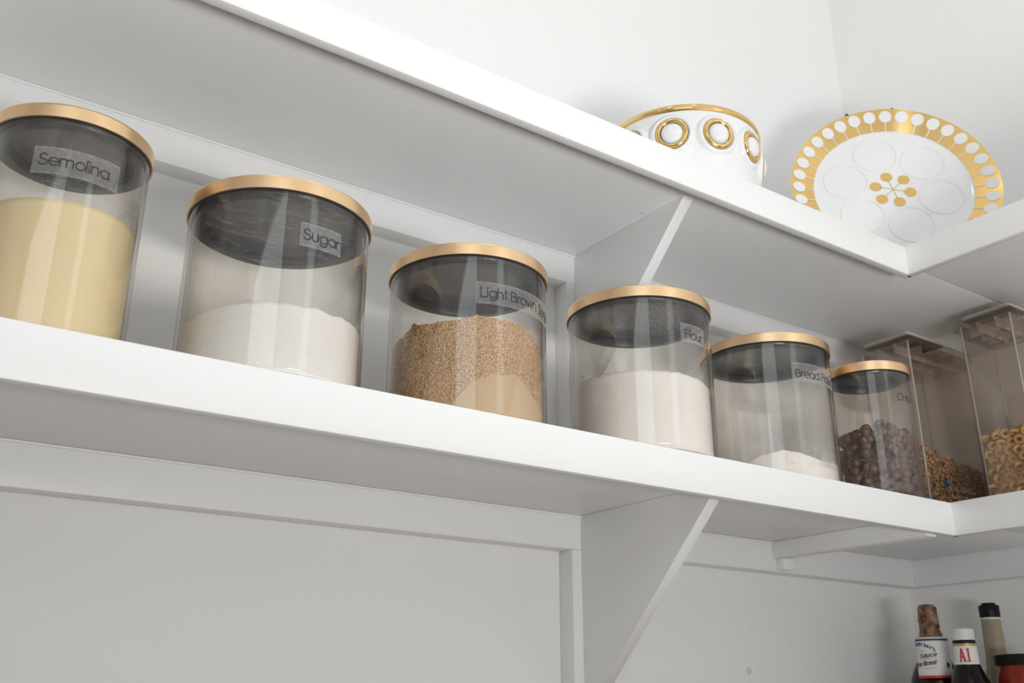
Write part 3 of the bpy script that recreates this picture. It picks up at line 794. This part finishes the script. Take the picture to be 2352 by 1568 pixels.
# sauce bottle with a wrapped neck and a white tag label
t = bottle('sauce_bottle', 1.229, .780, 'dark sauce bottle with brown wrapped top and white paper label')
lathe('glass_body', [(0, .0008), (.030, .0008), (.033, .004), (.033, H(.015)), (.031, H(.033)), (.0255, H(.046)), (.019, H(.058)), (.0150, H(.070)), (.0138, H(.086)), (0, H(.086))], M['sauce'], t, seg=64, angle=50)
bm = bmesh.new(); lathe_bm(bm, [(.0150, H(.078)), (.0146, H(.088)), (.0128, H(.094)), (.0122, H(.100)), (.0128, H(.106)), (.0120, H(.116)), (.0118, H(.122)), (.0090, H(.1262)), (0, H(.1266))], 48)
for v in bm.verts:
    f = 1 + .10 * noise.noise(Vector((v.co.x, v.co.y, v.co.z)) * 170); v.co.x *= f; v.co.y *= f
from_bm('wrapped_top', bm, M['wrap'], t, smooth=True)
aim = math.degrees(math.atan2(-.78, -1.229))             # side of the bottle that faces the room
off_x, off_y = .0135 * math.cos(math.radians(aim)), .0135 * math.sin(math.radians(aim))
def tag_patch(name, z0, z1, r0, r1, mat, lift, parent, spread=72):
    vs, fs = [], []
    for j in range(7):
        zz = z0 + (z1 - z0) * j / 6
        rr = r0 + (r1 - r0) * (zz - H(.033)) / (H(.0835) - H(.033)) + lift
        for i in range(25):
            a = math.radians(aim - spread + 2 * spread * i / 24); vs.append((off_x + rr * math.cos(a), off_y + rr * math.sin(a), zz))
    for j in range(6):
        for i in range(24): fs.append((j * 25 + i, j * 25 + i + 1, j * 25 + i + 26, j * 25 + i + 25))
    me = bpy.data.meshes.new(name); me.from_pydata(vs, [], fs)
    for p in me.polygons: p.use_smooth = True
    o = link(name, me, mat, parent)
    so = o.modifiers.new('thickness', 'SOLIDIFY'); so.thickness = .0006; so.offset = -1
    return o
TR0, TR1 = .0222, .0203
lab = tag_patch('paper_label', H(.033), H(.0835), TR0, TR1, M['paper'], 0, t)
tag_patch('blue_stripe', H(.0790), H(.0812), TR0, TR1, M['navy'], .0004, lab)
tag_patch('red_stripe', H(.0330), H(.0362), TR0, TR1, M['redp'], .0004, lab)
def lab_put(z0, a0, bend=0.0, slope=0.0):
    def put(x, y):
        zz = H(z0) + y + slope * x - bend * x * x
        rr = TR0 + (TR1 - TR0) * (zz - H(.033)) / (H(.0835) - H(.033)) + .0007
        a = math.radians(aim + a0) + x / rr
        return (off_x + rr * math.cos(a), off_y + rr * math.sin(a), zz)
    return put
text_mesh('lettering', "BABY RAY'S", lab_put(.0728, -66, 14, .12), .0050, .15, M['navy'], lab, track=.06)
text_mesh('lettering', 'Sauce', lab_put(.0578, -46, 0, .10), .0064, .13, M['ink'], lab, shear=.2, track=.10)
text_mesh('lettering', 'the Boss!', lab_put(.0470, -70, 0, .12), .0062, .15, M['ink'], lab, shear=.2, track=.10)
for zz, a0, w_ in ((.0552, -46, .016), (.0440, -36, .016), (.0655, -50, .008)):
    p_ = lab_put(zz, a0, 0, .12)
    me = bpy.data.meshes.new('underline'); vs = []
    for k in range(9): vs += [p_(w_ * k / 8, 0), p_(w_ * k / 8, .0006)]
    me.from_pydata(vs, [], [(2 * k, 2 * k + 2, 2 * k + 3, 2 * k + 1) for k in range(8)]); link('underline', me, M['pinkp'], lab)
p_ = lab_put(.0490, 46)
me = bpy.data.meshes.new('round_mark'); me.from_pydata([p_(.0026 * math.cos(2 * PI * k / 16), .0034 * math.sin(2 * PI * k / 16)) for k in range(16)], [], [tuple(range(16))]); link('round_mark', me, M['navy'], lab)
# steak sauce bottle
HA = lambda hgt: H(hgt * .951)
t = bottle('steak_sauce_bottle', 1.205, .720, 'steak sauce bottle with white cap and red A1 on its neck')
lathe('glass_body', [(0, .0008), (.024, .0008), (.027, .004), (.027, HA(.010)), (.0255, HA(.022)), (.0205, HA(.035)), (.0160, HA(.046)), (.0142, HA(.052)), (.0128, HA(.078)), (0, HA(.078))], M['sauce'], t, seg=64, angle=50)
lathe('white_cap', [(.0126, HA(.0815)), (.0132, HA(.0812)), (.0132, HA(.0945)), (.0122, HA(.0958)), (0, HA(.0960))], M['whitecap'], t, seg=64)
lathe('black_ring', [(.0120, HA(.0770)), (.0134, HA(.0770)), (.0136, HA(.0795)), (.0132, HA(.0812)), (.0120, HA(.0812))], M['black'], t, seg=64)
nl = lathe('neck_label', [(.0147, HA(.0475)), (.0136, HA(.0768))], M['paper'], t, seg=64)
lathe('gold_band', [(.01385, HA(.0736)), (.01375, HA(.0768))], M['goldband'], nl, seg=64)
lathe('gold_band', [(.01490, HA(.0475)), (.01482, HA(.0500))], M['goldband'], nl, seg=64)
aim2 = math.radians(math.degrees(math.atan2(-.720, -1.205)) - 4)
def a1put(x, y):
    rr = .0147 - (y + .003) / .0293 * .0011 + .0005
    a = aim2 + x / rr; return (rr * math.cos(a), rr * math.sin(a), HA(.0475) + .003 + y)
def poly_text(name, polys, put, mat, parent):
    vs, fs = [], []
    for pl in polys:
        (x0, y0), (x1, y1), (x2, y2), (x3, y3) = pl
        for j in range(4):
            for i in range(4):
                u, v = i / 3, j / 3
                xa, ya = x0 + (x1 - x0) * u, y0 + (y1 - y0) * u; xb, yb = x3 + (x2 - x3) * u, y3 + (y2 - y3) * u
                vs.append(put(xa + (xb - xa) * v, ya + (yb - ya) * v))
        b = len(vs) - 16
        for j in range(3):
            for i in range(3): fs.append((b + j * 4 + i, b + j * 4 + i + 1, b + j * 4 + i + 5, b + j * 4 + i + 4))
    me = bpy.data.meshes.new(name); me.from_pydata(vs, [], fs); return link(name, me, mat, parent)
u_ = .001
A1 = [[(-6.8, 3.5), (-5.0, 3.5), (-3.6, 19), (-4.9, 19)], [(-1.8, 3.5), (.6, 3.5), (-3.0, 19), (-4.9, 19)], [(-5.2, 8), (-1.6, 8), (-1.9, 9.8), (-5.0, 9.8)],
      [(-7.4, 3.0), (-4.4, 3.0), (-4.4, 4.2), (-7.4, 4.2)], [(-2.4, 3.0), (1.2, 3.0), (1.2, 4.2), (-2.4, 4.2)],
      [(3.0, 3.5), (5.2, 3.5), (5.2, 19), (3.0, 19)], [(1.8, 3.0), (6.4, 3.0), (6.4, 4.2), (1.8, 4.2)], [(1.6, 16), (3.0, 16.6), (3.0, 19), (2.6, 18)]]
poly_text('lettering', [[(x * u_, y * u_) for x, y in p] for p in A1], a1put, M['redp'], nl)
# tall pale bottle
t = bottle('vinegar_bottle', 1.312, .741, 'tall slim pale bottle with black stepped cap beside the red jar')
lathe('glass_body', [(0, .0008), (.026, .0008), (.029, .004), (.029, H(.004)), (.026, H(.018)), (.0195, H(.032)), (.0150, H(.046)), (.0134, H(.062)), (.0128, H(.090)), (.0120, H(.1095)), (0, H(.1095))], M['oilglass'], t, seg=64, angle=50)
lathe('neck_ring', [(.0118, H(.1085)), (.0127, H(.1085)), (.0129, H(.1105)), (.0118, H(.1115))], M['whitecap'], t, seg=64)
lathe('black_cap', [(0, H(.1112)), (.0124, H(.1112)), (.0128, H(.1120)), (.0130, H(.1255)), (.0122, H(.1270)), (.0090, H(.1272)), (.0086, H(.1300)), (0, H(.1303))], M['black'], t, seg=64)
# red jar
t = bottle('sauce_jar', 1.262, .678, 'short jar of red sauce with a black lid at the right edge', 'jar')
lathe('glass_body', [(0, .0008), (.030, .0008), (.034, .004), (.036, .02), (.036, H(.020)), (.0345, H(.034)), (.0310, H(.042)), (.0305, H(.052)), (0, H(.052))], M['salsa'], t, seg=72, angle=50)
lathe('black_lid', [(.0310, H(.0475)), (.0335, H(.0475)), (.0345, H(.0485)), (.0345, H(.0585)), (.0330, H(.0600)), (.0290, H(.0600)), (.0285, H(.0594)), (0, H(.0594))], M['black'], t, seg=72)
